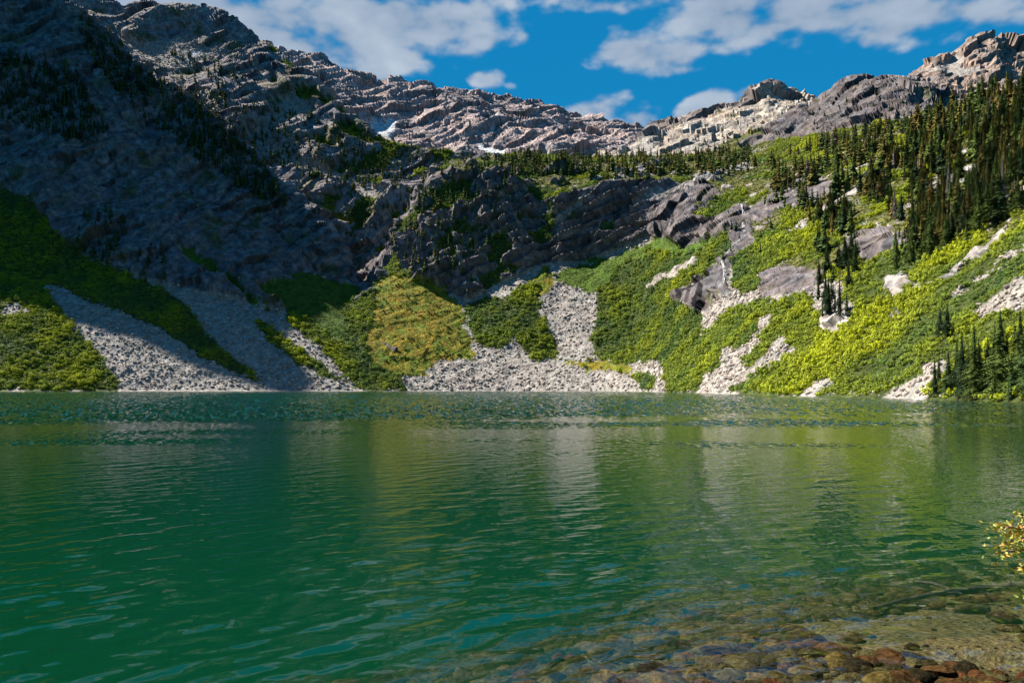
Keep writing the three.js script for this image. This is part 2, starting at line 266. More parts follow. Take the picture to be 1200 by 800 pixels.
const farCrest = [[250, 40, 2000], [320, 58, 2000], [332, 63, 2000], [355, 66, 2000], [370, 73, 2000], [385, 80, 2000], [420, 93, 2000], [440, 100, 2000], [460, 97, 2000], [480, 102, 2000], [500, 103, 2000], [510, 110, 2000], [530, 108, 2000], [555, 104, 2000], [566, 109, 2000], [575, 116, 2000], [600, 118, 2000], [610, 121, 2000], [625, 122, 2000], [650, 126, 2000], [662, 133, 2000], [675, 138, 2000], [690, 140, 2000], [710, 147, 2000], [735, 152, 1980], [746, 160, 1960], [780, 185, 1900], [800, 200, 1880]];
sheet('mountain_ridge', 'far jagged brown rock ridge with snow patches beyond the bench of trees', 'mountain', {
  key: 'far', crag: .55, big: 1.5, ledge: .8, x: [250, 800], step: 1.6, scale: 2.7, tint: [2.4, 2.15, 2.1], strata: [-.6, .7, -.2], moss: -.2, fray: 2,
  curves: [[[250, 235, 1300], [800, 235, 1300]], [[250, 200, 1500], [450, 190, 1500], [600, 200, 1480], [800, 215, 1480]], [[250, 130, 1750], [450, 150, 1700], [600, 160, 1700], [740, 178, 1720], [800, 205, 1720]], farCrest, behind(farCrest, 80, 60), behind(farCrest, 400, 350)],
  cover: (x, y, v) => (v < 1.15 ? SCREE : ROCK),
  areas: [[SNOW, [[431, 149], [440, 142], [452, 147], [456, 140], [466, 142], [462, 152], [455, 160], [440, 157]]], [SNOW, [[471, 114], [478, 115], [476, 117], [468, 117]]], [SNOW, [[558, 168], [575, 172], [592, 178], [590, 184], [572, 178], [560, 173]]], [SNOW, [[574, 148], [581, 148], [578, 151]]], [SNOW, [[574, 157], [583, 160], [578, 161]]],
    [SCREE, [[560, 180], [600, 182], [640, 186], [640, 200], [560, 200]]], [SCREE, [[432, 155], [460, 160], [470, 175], [440, 170]]]],
});

const slabCrest = [[690, 190, 1650], [735, 178, 1650], [748, 160, 1650], [755, 150, 1650], [762, 141, 1650], [780, 140, 1650], [800, 137, 1650], [820, 132, 1650], [835, 127, 1650], [850, 121, 1650], [862, 117, 1650], [875, 110, 1650], [888, 104, 1650], [900, 97, 1650], [907, 99, 1650], [915, 104, 1650], [925, 104, 1650], [935, 105, 1650], [950, 113, 1640], [970, 125, 1640], [1010, 150, 1600]];
sheet('mountain_ridge', 'pale grey granite slabs rising to a pointed summit beside the notch', 'mountain', {
  key: 'slabs', x: [690, 1010], step: 1.6, scale: 1.6, tint: [1.15, 1.08, 1.02], strata: [-.35, .9, .1], moss: -.12, fray: 3, big: .7, ledge: 1.1,
  curves: [[[690, 225, 1150], [1010, 225, 1150]], [[690, 196, 1300], [800, 186, 1300], [900, 168, 1320], [1010, 170, 1320]], [[690, 190, 1450], [760, 170, 1450], [850, 150, 1470], [920, 130, 1500], [1010, 150, 1480]], slabCrest, behind(slabCrest, 80, 60), behind(slabCrest, 350, 300)],
  cover: (x, y, v, px, py, pz) => (v > 2.6 && noise(px / 60, py / 30, pz / 60) > -.1 ? ROCK : SLAB),
  areas: [[ROCK, [[748, 160], [762, 141], [800, 137], [822, 140], [790, 150], [770, 158], [750, 168]]], [SCREE, [[728, 182], [755, 166], [768, 166], [768, 185], [740, 190]]], [ALP, [[840, 168], [880, 152], [900, 150], [905, 170], [880, 185], [850, 182]]]],
});

const domeCrest = [[870, 175, 1150], [905, 152, 1150], [930, 135, 1130], [945, 126, 1120], [965, 113, 1100], [985, 99, 1080], [1010, 91, 1060], [1035, 92, 1040], [1062, 92, 1020], [1085, 97, 1000], [1110, 112, 980], [1140, 128, 960], [1190, 150, 940]];
sheet('rocky_knoll', 'dark blue-grey rock dome scattered with small trees above the forest', 'mountain', {
  key: 'dome', x: [870, 1190], step: 1.3, scale: 1.2, tint: [.85, .84, .88], strata: [-.4, .8, .3], moss: -.06,
  curves: [[[870, 235, 900], [1000, 225, 760], [1100, 205, 690], [1190, 190, 640]], [[870, 190, 1020], [1000, 172, 860], [1100, 152, 780], [1190, 158, 720]], [[870, 182, 1080], [950, 148, 1030], [1010, 120, 980], [1060, 118, 930], [1100, 130, 890], [1190, 154, 830]], domeCrest, behind(domeCrest, 60, 40), behind(domeCrest, 200, 200)],
  cover: (x, y, v) => ROCK,
  areas: [[SLAB, [[1024, 90], [1050, 90], [1062, 95], [1040, 97]]], [SCREE, [[1060, 140], [1078, 138], [1072, 148], [1062, 156], [1030, 160], [1030, 152]]]],
});

const peakCrest = [[1020, 120, 1450], [1050, 100, 1450], [1062, 89, 1450], [1072, 82, 1450], [1082, 75, 1450], [1094, 67, 1450], [1100, 61, 1450], [1107, 61, 1450], [1112, 65, 1450], [1122, 58, 1450], [1130, 51, 1450], [1138, 47, 1450], [1147, 44, 1450], [1165, 45, 1450], [1180, 47, 1450], [1200, 48, 1450], [1260, 66, 1450], [1340, 120, 1450]];
sheet('mountain_peak', 'sunlit tan and grey rock peak with a pale scree apron', 'mountain', {
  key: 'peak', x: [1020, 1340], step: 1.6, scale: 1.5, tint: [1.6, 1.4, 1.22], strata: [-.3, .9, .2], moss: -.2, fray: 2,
  curves: [[[1020, 200, 1050], [1340, 200, 1050]], [[1020, 160, 1150], [1100, 140, 1150], [1200, 120, 1150], [1340, 150, 1150]], [[1020, 140, 1270], [1100, 100, 1290], [1200, 85, 1300], [1340, 130, 1300]], peakCrest, behind(peakCrest, 80, 60), behind(peakCrest, 300, 300)],
  cover: (x, y, v) => ROCK,
  areas: [[SCREE, [[1072, 86], [1100, 78], [1120, 66], [1130, 68], [1126, 78], [1160, 83], [1150, 90], [1120, 91], [1100, 84]]]],
});

const farShore = [[400, 632], [450, 640], [600, 640], [700, 610], [745, 560], [780, 470], [810, 395], [850, 325], [900, 258], [950, 226], [1000, 204], [1100, 158], [1200, 125], [1300, 104], [1460, 86]];
const benchEdge = [[400, 352, 860], [430, 338, 870], [455, 300, 880], [480, 252, 885], [510, 218, 885], [545, 203, 885], [590, 200, 885], [630, 222, 868], [647, 232, 838], [694, 221, 836], [760, 212, 836], [820, 218, 795], [870, 238, 700], [900, 266, 575], [950, 275, 480], [1000, 280, 405], [1100, 285, 302], [1200, 270, 229], [1460, 262, 150]];
const backEdge = [[400, 348, 960], [430, 330, 980], [460, 275, 1010], [495, 215, 1050], [530, 186, 1100], [590, 181, 1150], [700, 184, 1150], [800, 183, 1150], [870, 176, 1100], [900, 166, 1000], [950, 158, 880], [1000, 150, 780], [1060, 138, 690], [1100, 126, 630], [1150, 113, 570], [1200, 100, 525], [1460, 20, 400]];
const P7 = [
  [BUSH, [[572, 280], [592, 272], [602, 292], [590, 305], [574, 300]]], [BUSH, [[452, 305], [470, 312], [480, 325], [455, 330]]],
  [BUSH, [[395, 460], [395, 366], [437, 338], [436, 390], [440, 425], [470, 441], [478, 462]]],
  [MEADOW, [[437, 337], [450, 326], [480, 322], [510, 334], [540, 352], [551, 405], [557, 422], [510, 422], [502, 446], [465, 441], [435, 425], [430, 390], [440, 356]]],
  [BUSH, [[547, 360], [570, 345], [600, 352], [600, 405], [577, 409], [559, 401], [549, 375]]],
  [BUSH, [[598, 341], [622, 330], [632, 345], [634, 375], [656, 405], [654, 420], [641, 420], [630, 425], [619, 420], [607, 405], [598, 390]]],
  [MEADOW, [[624, 322], [641, 309], [651, 330], [640, 352], [630, 345]]],
  [MEADOW, [[655, 424], [700, 422], [742, 428], [740, 436], [690, 432]]],
  [TURF, [[649, 319], [694, 306], [727, 298], [765, 279], [790, 282], [855, 275], [860, 292], [840, 315], [821, 326], [790, 332], [757, 330], [724, 330], [699, 345], [672, 335], [655, 332]]],
  [BUSH, [[699, 345], [724, 314], [746, 307], [760, 296], [800, 300], [858, 276], [860, 294], [825, 322], [792, 345], [800, 356], [820, 366], [826, 377], [821, 397], [802, 412], [784, 422], [757, 426], [705, 422], [690, 403], [696, 367]]],
  [SLAB, [[755, 338], [775, 326], [800, 312], [822, 302], [822, 307], [795, 322], [765, 340]]],
  [ROCK, [[787, 350], [805, 336], [844, 312], [856, 302], [854, 343], [828, 364], [802, 358]]],
  [SCREE, [[826, 366], [850, 352], [846, 362], [824, 400], [815, 408]]],
  [BUSH, [[776, 441], [787, 416], [810, 405], [825, 390], [840, 375], [862, 360], [902, 347], [902, 367], [877, 401], [862, 409], [846, 414], [840, 435], [821, 444], [819, 461], [784, 461]]],
  [BUSH, [[862, 420], [885, 405], [902, 379], [920, 372], [918, 396], [902, 412], [885, 431], [866, 427]]],
  [BUSH, [[735, 443], [760, 436], [770, 446], [760, 458], [752, 452]]],
  [BUSH, [[889, 439], [905, 436], [905, 463], [840, 461], [860, 455]]],
  [BUSH, [[808, 256], [830, 244], [852, 230], [870, 222], [880, 228], [872, 240], [845, 256], [812, 260]]],
  [ROCK, [[782, 280], [810, 262], [860, 258], [900, 236], [925, 226], [900, 262], [860, 276], [800, 288]]],
  [BUSH, [[700, 262], [722, 258], [722, 270], [702, 272]]],
  [SLAB, [[740, 238], [790, 218], [840, 200], [876, 190], [878, 196], [850, 208], [800, 226], [745, 245]]],
  [SLAB, [[645, 258], [668, 240], [690, 226], [698, 228], [676, 244], [650, 264]]],
  // the hillside on the sun side
  [BUSH, [[862, 300], [880, 288], [905, 270], [925, 250], [975, 248], [985, 262], [960, 290], [910, 312], [890, 340], [862, 345], [858, 318]]],
  [BUSH, [[900, 356], [949, 341], [967, 390], [900, 440]]],
  [BUSH, [[994, 307], [1050, 304], [1068, 315], [1090, 322], [1060, 345], [1024, 354], [1005, 366], [985, 362]]],
  [BUSH, [[880, 466], [900, 424], [964, 390], [1005, 364], [1042, 349], [1095, 330], [1147, 296], [1205, 258], [1500, 100], [1500, 560], [1200, 480]]],
  [SLAB, [[915, 272], [960, 244], [1005, 220], [1006, 229], [966, 252], [922, 276]]], [SLAB, [[1072, 222], [1100, 212], [1132, 205], [1130, 216], [1084, 230]]],
  [ROCK, [[895, 318], [930, 312], [956, 315], [971, 322], [949, 341], [895, 350]]], [ROCK, [[985, 283], [1010, 270], [1080, 272], [1086, 285], [1012, 306], [988, 298]]],
  [SLAB, [[962, 370], [985, 358], [1006, 356], [1005, 368], [978, 388], [964, 384]]], [SLAB, [[1099, 330], [1130, 300], [1177, 270], [1182, 276], [1148, 300], [1112, 326]]], [SLAB, [[1040, 330], [1066, 322], [1070, 334], [1046, 346]]],
  [ROCK, [[900, 220], [940, 205], [985, 215], [960, 238], [905, 246]]], [ROCK, [[1040, 195], [1062, 186], [1060, 200], [1046, 206]]],
  [SCREE, [[1115, 347], [1162, 314], [1205, 287], [1205, 294], [1160, 322], [1126, 344]]], [SCREE, [[1140, 368], [1165, 350], [1205, 326], [1205, 358], [1170, 368], [1150, 380]]],
  [SCREE, [[1028, 472], [1060, 448], [1095, 424], [1112, 424], [1100, 448], [1080, 474]]], [SCREE, [[930, 466], [952, 450], [973, 440], [977, 446], [960, 456], [955, 468]]],
  [SCREE, [[900, 405], [915, 395], [934, 414], [900, 437]]], [SCREE, [[1035, 374], [1052, 366], [1056, 370], [1040, 378]]], [SCREE, [[1068, 364], [1078, 360], [1078, 364], [1070, 367]]], [SCREE, [[988, 430], [1000, 424], [1003, 430], [994, 434]]],
  [SCREE, [[819, 452], [842, 436], [868, 410], [886, 396], [900, 368], [906, 370], [890, 404], [864, 430], [846, 455]]],
];
sheet('headwall_slope', 'sunlit headwall with grey scree fan, green thickets and dark cliff bands round the lake', 'mountain', {
  key: 'head', crag: .6, x: [400, 1460], step: 1.6, dense: [752, 945], tint: [1.0, .99, 1.05], strata: [-.38, .9, .05], moss: -.03, ledge: 2.6, fray: 5.5, close: (x) => smooth(850, 920, x), gully: (x) => 1 - smooth(640, 680, x),
  curves: [under(farShore, 30, 8), shore(farShore),
    [[400, 430, 660], [450, 430, 668], [550, 420, 690], [650, 412, 694], [745, 402, 660], [800, 400, 520], [850, 400, 415], [900, 400, 335], [1000, 400, 258], [1100, 400, 196], [1200, 400, 150], [1460, 400, 105]],
    [[400, 362, 770], [437, 340, 790], [500, 334, 800], [550, 353, 785], [580, 335, 795], [640, 308, 805], [694, 304, 805], [727, 292, 800], [765, 278, 780], [800, 292, 690], [850, 312, 545], [900, 330, 440], [1000, 330, 335], [1100, 330, 250], [1200, 330, 186], [1460, 330, 125]],
    benchEdge,
    [[400, 350, 920], [430, 334, 930], [458, 288, 940], [488, 232, 950], [520, 198, 960], [590, 186, 960], [650, 200, 935], [700, 198, 935], [800, 192, 925], [870, 196, 850], [900, 206, 760], [1000, 206, 560], [1100, 200, 440], [1200, 188, 345], [1460, 180, 230]],
    backEdge, behind(backEdge, 60, 20), behind(backEdge, 200, 120)],
  relief: (v) => v < 1 ? 0 : 1,
  cover: (x, y, v, px, py, pz) => { const n = fbm(px / 34, py / 26, pz / 34, 3); return v < 3 ? SCREE : x < 885 ? (v < 4.02 || x < 530 ? (x < 650 && n > .15 - .1 * smooth(300, 210, y) ? BUSH : ROCK) : n > .12 ? BUSH : n < -.2 ? (x > 690 ? SLAB : ROCK) : ALP) : n > .02 ? BUSH : n < -.3 ? SLAB : ALP; },
  areas: P7,
});

// ------------------------------------------------------------------ the near shore, the lakebed and its stones
const beach = (x) => x > 2 ? 5.15 + .26 * (x - 2) : 5.15 + .36 * Math.max(x - 2, -9) + .02 * Math.min(0, x + 7);   // distance of the water's edge
function bedHeight(x, D) {
  const d = D - beach(x), left = 1 + .8 * smooth(3.2, -2, x);
  const h = d < 0 ? -d * .14 : -(.085 * d + .007 * d * d * smooth(0, 6, d)) * left;
  return Math.max(h, -9) + .05 * noise(x * .5, D * .5, 1) + .02 * noise(x * 2, D * 2, 5) + .03;
}
const bedGrain = texture(512, (u, v) => { const a = .80 + tile(u, v, 40, 4, 2) * .55, b = tile(u, v, 9, 3, 8) * .16; return [a + b, a + b * .5, a - b * .3]; }, true);
const bedMaterial = new THREE.MeshLambertMaterial({ color: C(.09, .078, .036), map: bedGrain, bumpMap: bedGrain, bumpScale: .03 });
let lakebed;
{
  const X = [], D = []; for (let x = -70; x <= 70; x += Math.abs(x) < 9 ? .14 : Math.abs(x) < 20 ? .8 : 5) X.push(x); for (let d = -12; d <= 90; d += d > 3 && d < 16 ? .14 : d < 30 ? .8 : 5) D.push(d);
  const p = [], uv = [], idx = [];
  for (const x of X) for (const d of D) { p.push(x, bedHeight(x, d), -d); uv.push(x / 2.2, d / 2.2); }
  for (let i = 0; i + 1 < X.length; i++) for (let j = 0; j + 1 < D.length; j++) { const a = i * D.length + j; idx.push(a, a + D.length, a + 1, a + 1, a + D.length, a + D.length + 1); }
  const g = new THREE.BufferGeometry(); g.setAttribute('position', new THREE.Float32BufferAttribute(p, 3)); g.setAttribute('uv', new THREE.Float32BufferAttribute(uv, 2)); g.setIndex(idx); g.computeVertexNormals();
  lakebed = put('lakebed', g, bedMaterial); tag(lakebed, 'stony lakebed and olive sand sloping down from the near shore', 'lakebed', null, 'structure');
}
function stoneShape(seed, flat, sharp) {
  const r = rng(seed), g = mergeVertices(new THREE.IcosahedronGeometry(1, 1).deleteAttribute('uv').deleteAttribute('normal'));
  const p = g.attributes.position, cuts = []; for (let k = 0; k < 5; k++) { const a = r() * 6.28, z = r() * 1.6 - .8; cuts.push([Math.cos(a) * Math.sqrt(1 - z * z), z, Math.sin(a) * Math.sqrt(1 - z * z), .55 + r() * .35]); }
  for (let i = 0; i < p.count; i++) {
    let x = p.getX(i), y = p.getY(i), z = p.getZ(i); const n = 1 + .22 * noise(x * 1.3 + seed, y * 1.3, z * 1.3);
    for (const c of cuts) { const d = x * c[0] + y * c[1] + z * c[2] - c[3]; if (d > 0) { x -= c[0] * d * sharp; y -= c[1] * d * sharp; z -= c[2] * d * sharp; } }
    p.setXYZ(i, x * n, y * n * flat, z * n * .75);
  }
  if (sharp > .8) { const f = g.toNonIndexed(); f.computeVertexNormals(); return uvBox(f); }
  g.computeVertexNormals(); return uvBox(g);
}
function uvBox(g) { const p = g.attributes.position, u = []; for (let i = 0; i < p.count; i++) u.push(p.getX(i) * .4 + p.getY(i) * .3, p.getZ(i) * .4 + p.getY(i) * .2); g.setAttribute('uv', new THREE.Float32BufferAttribute(u, 2)); return g; }
const stoneGrain = texture(256, (u, v) => { const a = .78 + tile(u, v, 10, 5, 3) * .55, b = tile(u, v, 5, 3, 12) * .12; return [a + b, a, a - b * .8]; }, true);
const stoneMats = [[.066, .030, .013], [.052, .029, .012], [.066, .038, .015], [.043, .038, .015], [.058, .052, .021], [.025, .0225, .010], [.072, .055, .018], [.017, .0145, .008]].map((c) => new THREE.MeshLambertMaterial({ color: C(...c), map: stoneGrain, bumpMap: stoneGrain, bumpScale: .012 }));
const stoneGeos = [...Array(5)].map((_, k) => stoneShape(100 + k, .42, .6)).concat([...Array(4)].map((_, k) => stoneShape(200 + k, .36, 1)));
{
  const r = rng(44), all = [];
  for (let k = 0; k < 30000; k++) {
    const D = 3.2 + 15 * Math.pow(r(), 1.35), x = (r() * 1.5 - .78) * D * .95, d = D - beach(x); if (d < -2.2) continue;
    const sand = x > 3.1 && d > .7 && d < 3.4 && noise(x * .7, D * .7, 3) > -.25 - .3 * (x - 3.1);
    if (sand && r() > .05) continue;
    const edge = smooth(1.4, 0, d) * smooth(-1, 1.6, x), s = edge > .4 ? .025 + .15 * Math.pow(r(), 3) : .02 + .19 * Math.pow(r(), 4.2);
    if (d > 6 && r() > .6) continue;
    const warm = r() < edge * .85;
    all.push({ x, D, s, size: s / D, sharp: warm || r() < .6, mat: warm ? [0, 0, 1, 2, 1][Math.floor(r() * 5)] : [1, 3, 4, 5, 6, 7, 3, 4, 5][Math.floor(r() * 9)], a: r() * 6.28, tx: (r() - .5) * .5, tz: (r() - .5) * .5, sq: .75 + r() * .6, g: r() });
  }
  // the largest in view are stones of their own, the rest lie as a scatter
  const inFrame = (q) => { const px = MID + q.x / q.D * FOCAL, py = HORIZON + (EYE - bedHeight(q.x, q.D)) / q.D * FOCAL; return px > -20 && px < 1220 && py < 815; };
  all.sort((a, b) => (inFrame(b) ? b.size : 0) - (inFrame(a) ? a.size : 0));
  const rest = new Map(), o3 = new THREE.Object3D();
  all.forEach((q, k) => {
    const gi = q.sharp ? 5 + Math.floor(q.g * 4) : Math.floor(q.g * 5);
    o3.position.set(q.x, bedHeight(q.x, q.D) + q.s * .12, -q.D); o3.rotation.set(q.tx, q.a, q.tz); o3.scale.set(q.s * q.sq, q.s, q.s);
    if (k < 300) { const m = put('stone', stoneGeos[gi], stoneMats[q.mat], lakebed); if (k) m.name = 'stone_' + String(k).padStart(3, '0'); m.position.copy(o3.position); m.rotation.copy(o3.rotation); m.scale.copy(o3.scale); return; }
    o3.updateMatrix(); const key = gi + ',' + q.mat; if (!rest.has(key)) rest.set(key, []); rest.get(key).push(o3.matrix.clone());
  });
  const byGeo = new Map();
  for (const [key, ms] of rest) { const gi = +key.split(',')[0], c = stoneMats[+key.split(',')[1]].color; if (!byGeo.has(gi)) byGeo.set(gi, []); for (const m of ms) byGeo.get(gi).push([m, c]); }
  const plain = new THREE.MeshLambertMaterial({ map: stoneGrain, bumpMap: stoneGrain, bumpScale: .012 });
  for (const [gi, list] of byGeo) { const im = shade(new THREE.InstancedMesh(stoneGeos[gi], plain, list.length)); im.name = 'pebble_scatter'; im.userData.kind = 'stuff'; list.forEach(([m, c], i) => { im.setMatrixAt(i, m); im.setColorAt(i, c); }); lakebed.add(im); }
}

// ------------------------------------------------------------------ the water: a rippled surface over turbid layers that thicken with depth
const lake = new THREE.Group(); lake.name = 'lake_water'; scene.add(lake); tag(lake, 'clear green lake with wind ripples and blurred mountain reflections', 'lake', null, 'structure');
{
  const r = rng(5), waves = [];
  for (let k = 0; k < 64; k++) {
    const L = .17 * Math.pow(8, r()), a = Math.PI * .25 + (r() + r() - 1) * 1.15, sl = .028 * (L < .3 ? .8 : L < .8 ? 1 : .55);
    waves.push([Math.cos(a) * 6.2832 / L, Math.sin(a) * 6.2832 / L, r() * 6.2832, sl * L / 6.2832, L]);
  }
  const gust = (x, D) => { const n = fbm(x / 160 + 3, D / 70, 8, 3), f = smooth(60, 150, D) * .75 + smooth(300, 420, D) * .35; return .36 + .44 * smooth(17, 7, D) + .6 * clamp(f + n * 1.4 * smooth(25, 90, D), 0, 1.6); };
  const rowsD = []; for (let d = 1.5; d < 700;) { rowsD.push(d); d *= d < 6 ? 1.02 : d < 60 ? 1.0075 : 1.011; }
  const tans = []; for (let t = -1.0; t <= 1.001; t += Math.abs(t) < .72 ? .0024 : .02) tans.push(t);
  const nr = rowsD.length, nc = tans.length, P = new Float32Array(nr * nc * 3), N = new Float32Array(nr * nc * 3), UV = new Float32Array(nr * nc * 2), idx = [];
  for (let i = 0; i < nc; i++) for (let j = 0; j < nr; j++) {
    const D = rowsD[j], x = tans[i] * (D + 1.5), z = -D, q = i * nr + j, gap = D * .0085, g = gust(x, D); let h = 0, hx = 0, hz = 0;
    const amp = (.75 + .45 * noise(x / 5, z / 5, 2) + .3 * noise(x / 1.7, z / 1.7, 6)) * g;
    for (const w of waves) { const m = smooth(2.2, 5, w[4] / gap); if (m <= 0) continue; const ph = w[0] * x + w[1] * z + w[2], s = Math.sin(ph), c = Math.cos(ph); h += m * w[3] * s; hx += m * w[3] * w[0] * c; hz += m * w[3] * w[1] * c; }
    P[q * 3] = x; P[q * 3 + 1] = h * amp; P[q * 3 + 2] = z;
    // waves too short for this spacing tilt the surface too
    const wind = smooth(-.25, .75, (D - 46 - .5 * Math.max(0, x)) / 44 + .75 * noise(x / 42, D / 13, 4) + .4 * noise(x / 13, D / 5, 14));
    const lost = (smooth(25, 60, D) * .10 + wind * .5) * g; const chop = (a, b) => .24 * Math.min(1, gap / .45) * wind * (noise(a / 5, b / 2.3, 7) + .5 * noise(a / 2.6, b / 1.3, 31)), hc = chop(i, j), row = (rowsD[Math.min(j + 1, nr - 1)] - D) || 1, cell = ((tans[Math.min(i + 1, nc - 1)] - tans[i]) || .0024) * (D + 1.5); P[q * 3 + 1] += hc;
    if (wind > 0) { const tx = clamp((chop(i + .6, j) - chop(i - .6, j)) / (1.2 * cell), -.5, .5), tz = -clamp((chop(i, j + .6) - chop(i, j - .6)) / (1.2 * row), -.6, .6); hx += tx / Math.max(.05, amp); hz += tz / Math.max(.05, amp); } hx = hx * amp + (r() + r() + r() - 1.5) * lost; hz = hz * amp + (r() + r() + r() - 1.5) * lost;
    const l = Math.hypot(hx, 1, hz); N[q * 3] = -hx / l; N[q * 3 + 1] = 1 / l; N[q * 3 + 2] = -hz / l; UV[q * 2] = x / 7; UV[q * 2 + 1] = D / 7;
    if (i + 1 < nc && j + 1 < nr) idx.push(q, q + nr, q + 1, q + 1, q + nr, q + nr + 1);
  }
  const g = new THREE.BufferGeometry(); g.setAttribute('position', new THREE.BufferAttribute(P, 3)); g.setAttribute('normal', new THREE.BufferAttribute(N, 3)); g.setAttribute('uv', new THREE.BufferAttribute(UV, 2)); g.setIndex(idx);
  // capillary ripples, a tile of seven metres
  const n = 1024, hx = new Float32Array(n * n), hy = new Float32Array(n * n);
  for (let k = 0; k < 44; k++) {
    const L = .09 * Math.pow(7, r()), a = -Math.PI * .25 + (r() + r() - 1) * 1.3, kx = Math.round(Math.cos(a) * 7 / L), ky = Math.round(Math.sin(a) * 7 / L), ph = r() * 6.2832, s = .020, l = Math.hypot(kx, ky) || 1;
    for (let j = 0; j < n; j++) for (let i = 0; i < n; i++) { const c = s * Math.cos((kx * i + ky * j) / n * 6.2832 + ph); hx[j * n + i] += c * kx / l; hy[j * n + i] += c * ky / l; }
  }
  const d = new Uint8Array(n * n * 4); for (let q = 0; q < n * n; q++) { const l = Math.hypot(hx[q], hy[q], 1); d[q * 4] = (-hx[q] / l * .5 + .5) * 255; d[q * 4 + 1] = (-hy[q] / l * .5 + .5) * 255; d[q * 4 + 2] = (1 / l * .5 + .5) * 255; d[q * 4 + 3] = 255; }
  const ripple = new THREE.DataTexture(d, n, n); ripple.wrapS = ripple.wrapT = THREE.RepeatWrapping; ripple.magFilter = THREE.LinearFilter; ripple.needsUpdate = true;
  const surface = new THREE.MeshPhysicalMaterial({ color: 0xffffff, transmission: 1, thickness: 0, ior: 1.33, roughness: .03, normalMap: ripple, normalScale: new THREE.Vector2(.32, .32) });
  const top = put('water_surface', g, surface, lake);
  // water that scatters green light: each layer veils what lies below it, the lowest hides it
  [[.15, .19], [.4, .25], [.8, .33], [1.25, .42], [1.8, 1]].forEach(([depth, veil]) => {
    const m = new THREE.MeshLambertMaterial({ color: C(.0010, .034, .0135), transparent: veil < 1, opacity: veil });
    const s = new THREE.PlaneGeometry(1500, 760); s.rotateX(-Math.PI / 2); s.translate(0, -depth, -372);
    put('water_depth', s, m, lake);
  });
}

// ------------------------------------------------------------------ thickets, meadow tufts and talus blocks
function leafDome(seed, n, leaf, tall) {
  const r = rng(seed), p = [], nm = [];
  const lumps = [...Array(9)].map(() => { const a = r() * 6.28, q = Math.sqrt(r()) * .75; return [Math.cos(a) * q, (.25 + .45 * r()) * tall, Math.sin(a) * q, .26 + .26 * r()]; });
  for (let k = 0; k < n; k++) {
    const l = lumps[k % 9], z = 1 - 1.5 * r(), a = r() * 6.28, s = Math.sqrt(Math.max(0, 1 - z * z)), d = [s * Math.cos(a), z, s * Math.sin(a)], rad = l[3] * (.75 + .35 * r());
    const c = [l[0] + d[0] * rad, Math.max(.0, l[1] + d[1] * rad * tall), l[2] + d[2] * rad];
    const t = new THREE.Vector3(r() - .5, r() - .5, r() - .5).cross(new THREE.Vector3(...d)).normalize(), b = new THREE.Vector3().crossVectors(t, new THREE.Vector3(d[0] + (r() - .5) * 1.1, d[1] + (r() - .5) * 1.1 + .3, d[2] + (r() - .5) * 1.1).normalize()).normalize(), w = leaf * (.7 + .6 * r());
    const q = [[-1, -.15], [0, -.75], [1, .1], [0, .85]].map(([u, v]) => [c[0] + (t.x * u + b.x * v) * w, c[1] + (t.y * u + b.y * v) * w, c[2] + (t.z * u + b.z * v) * w]);
    const f = new THREE.Vector3().crossVectors(t, b); if (f.dot(new THREE.Vector3(...d)) < 0) f.negate(); const nn = f.multiplyScalar(.75).add(new THREE.Vector3(d[0], d[1] + .25, d[2]).multiplyScalar(.6)).normalize();
    const e1 = new THREE.Vector3(...q[1]).sub(new THREE.Vector3(...q[0])), e2 = new THREE.Vector3(...q[2]).sub(new THREE.Vector3(...q[0])), flip = e1.cross(e2).dot(nn) < 0;
    for (const i of flip ? [0, 2, 1, 0, 3, 2] : [0, 1, 2, 0, 2, 3]) { p.push(...q[i]); nm.push(nn.x, nn.y, nn.z); }
  }
  const g = new THREE.BufferGeometry(); g.setAttribute('position', new THREE.Float32BufferAttribute(p, 3)); g.setAttribute('normal', new THREE.Float32BufferAttribute(nm, 3)); return g;
}
const leafMat = new THREE.MeshPhysicalMaterial({ color: 0xffffff, roughness: 1, specularIntensity: .25, transmission: .25, thickness: 0, side: THREE.DoubleSide });
const bushGeos = [leafDome(1, 190, .125, 1), leafDome(2, 190, .125, .75), leafDome(3, 190, .13, 1.2), leafDome(8, 150, .14, .6)], tuftGeos = [leafDome(4, 40, .24, .6), leafDome(5, 40, .24, .8)];
const blockGeos = [...Array(4)].map((_, k) => stoneShape(300 + k, .7, 1));
const blockMat = new THREE.MeshPhysicalMaterial({ roughness: 1, specularIntensity: .25, map: stoneGrain });
function scatter(name, label, category, geos, mat, list) {          // list: {p, s, sy, a, c}
  const g = new THREE.Group(); g.name = numbered(name); scene.add(g); tag(g, label, category, null, 'stuff');
  const o = new THREE.Object3D();
  geos.forEach((geo, k) => {
    const mine = list.filter((_, i) => i % geos.length === k); if (!mine.length) return;
    const im = shade(new THREE.InstancedMesh(geo, mat, mine.length)); im.name = category.split(' ').pop() + '_scatter'; im.userData.kind = 'stuff';
    mine.forEach((q, i) => { o.position.set(...q.p); o.rotation.set(q.tx ?? 0, q.a, q.tz ?? 0); o.scale.set(q.s, q.sy, q.s); o.updateMatrix(); im.setMatrixAt(i, o.matrix); im.setColorAt(i, q.c); });
    g.add(im);
  });
  return g;
}
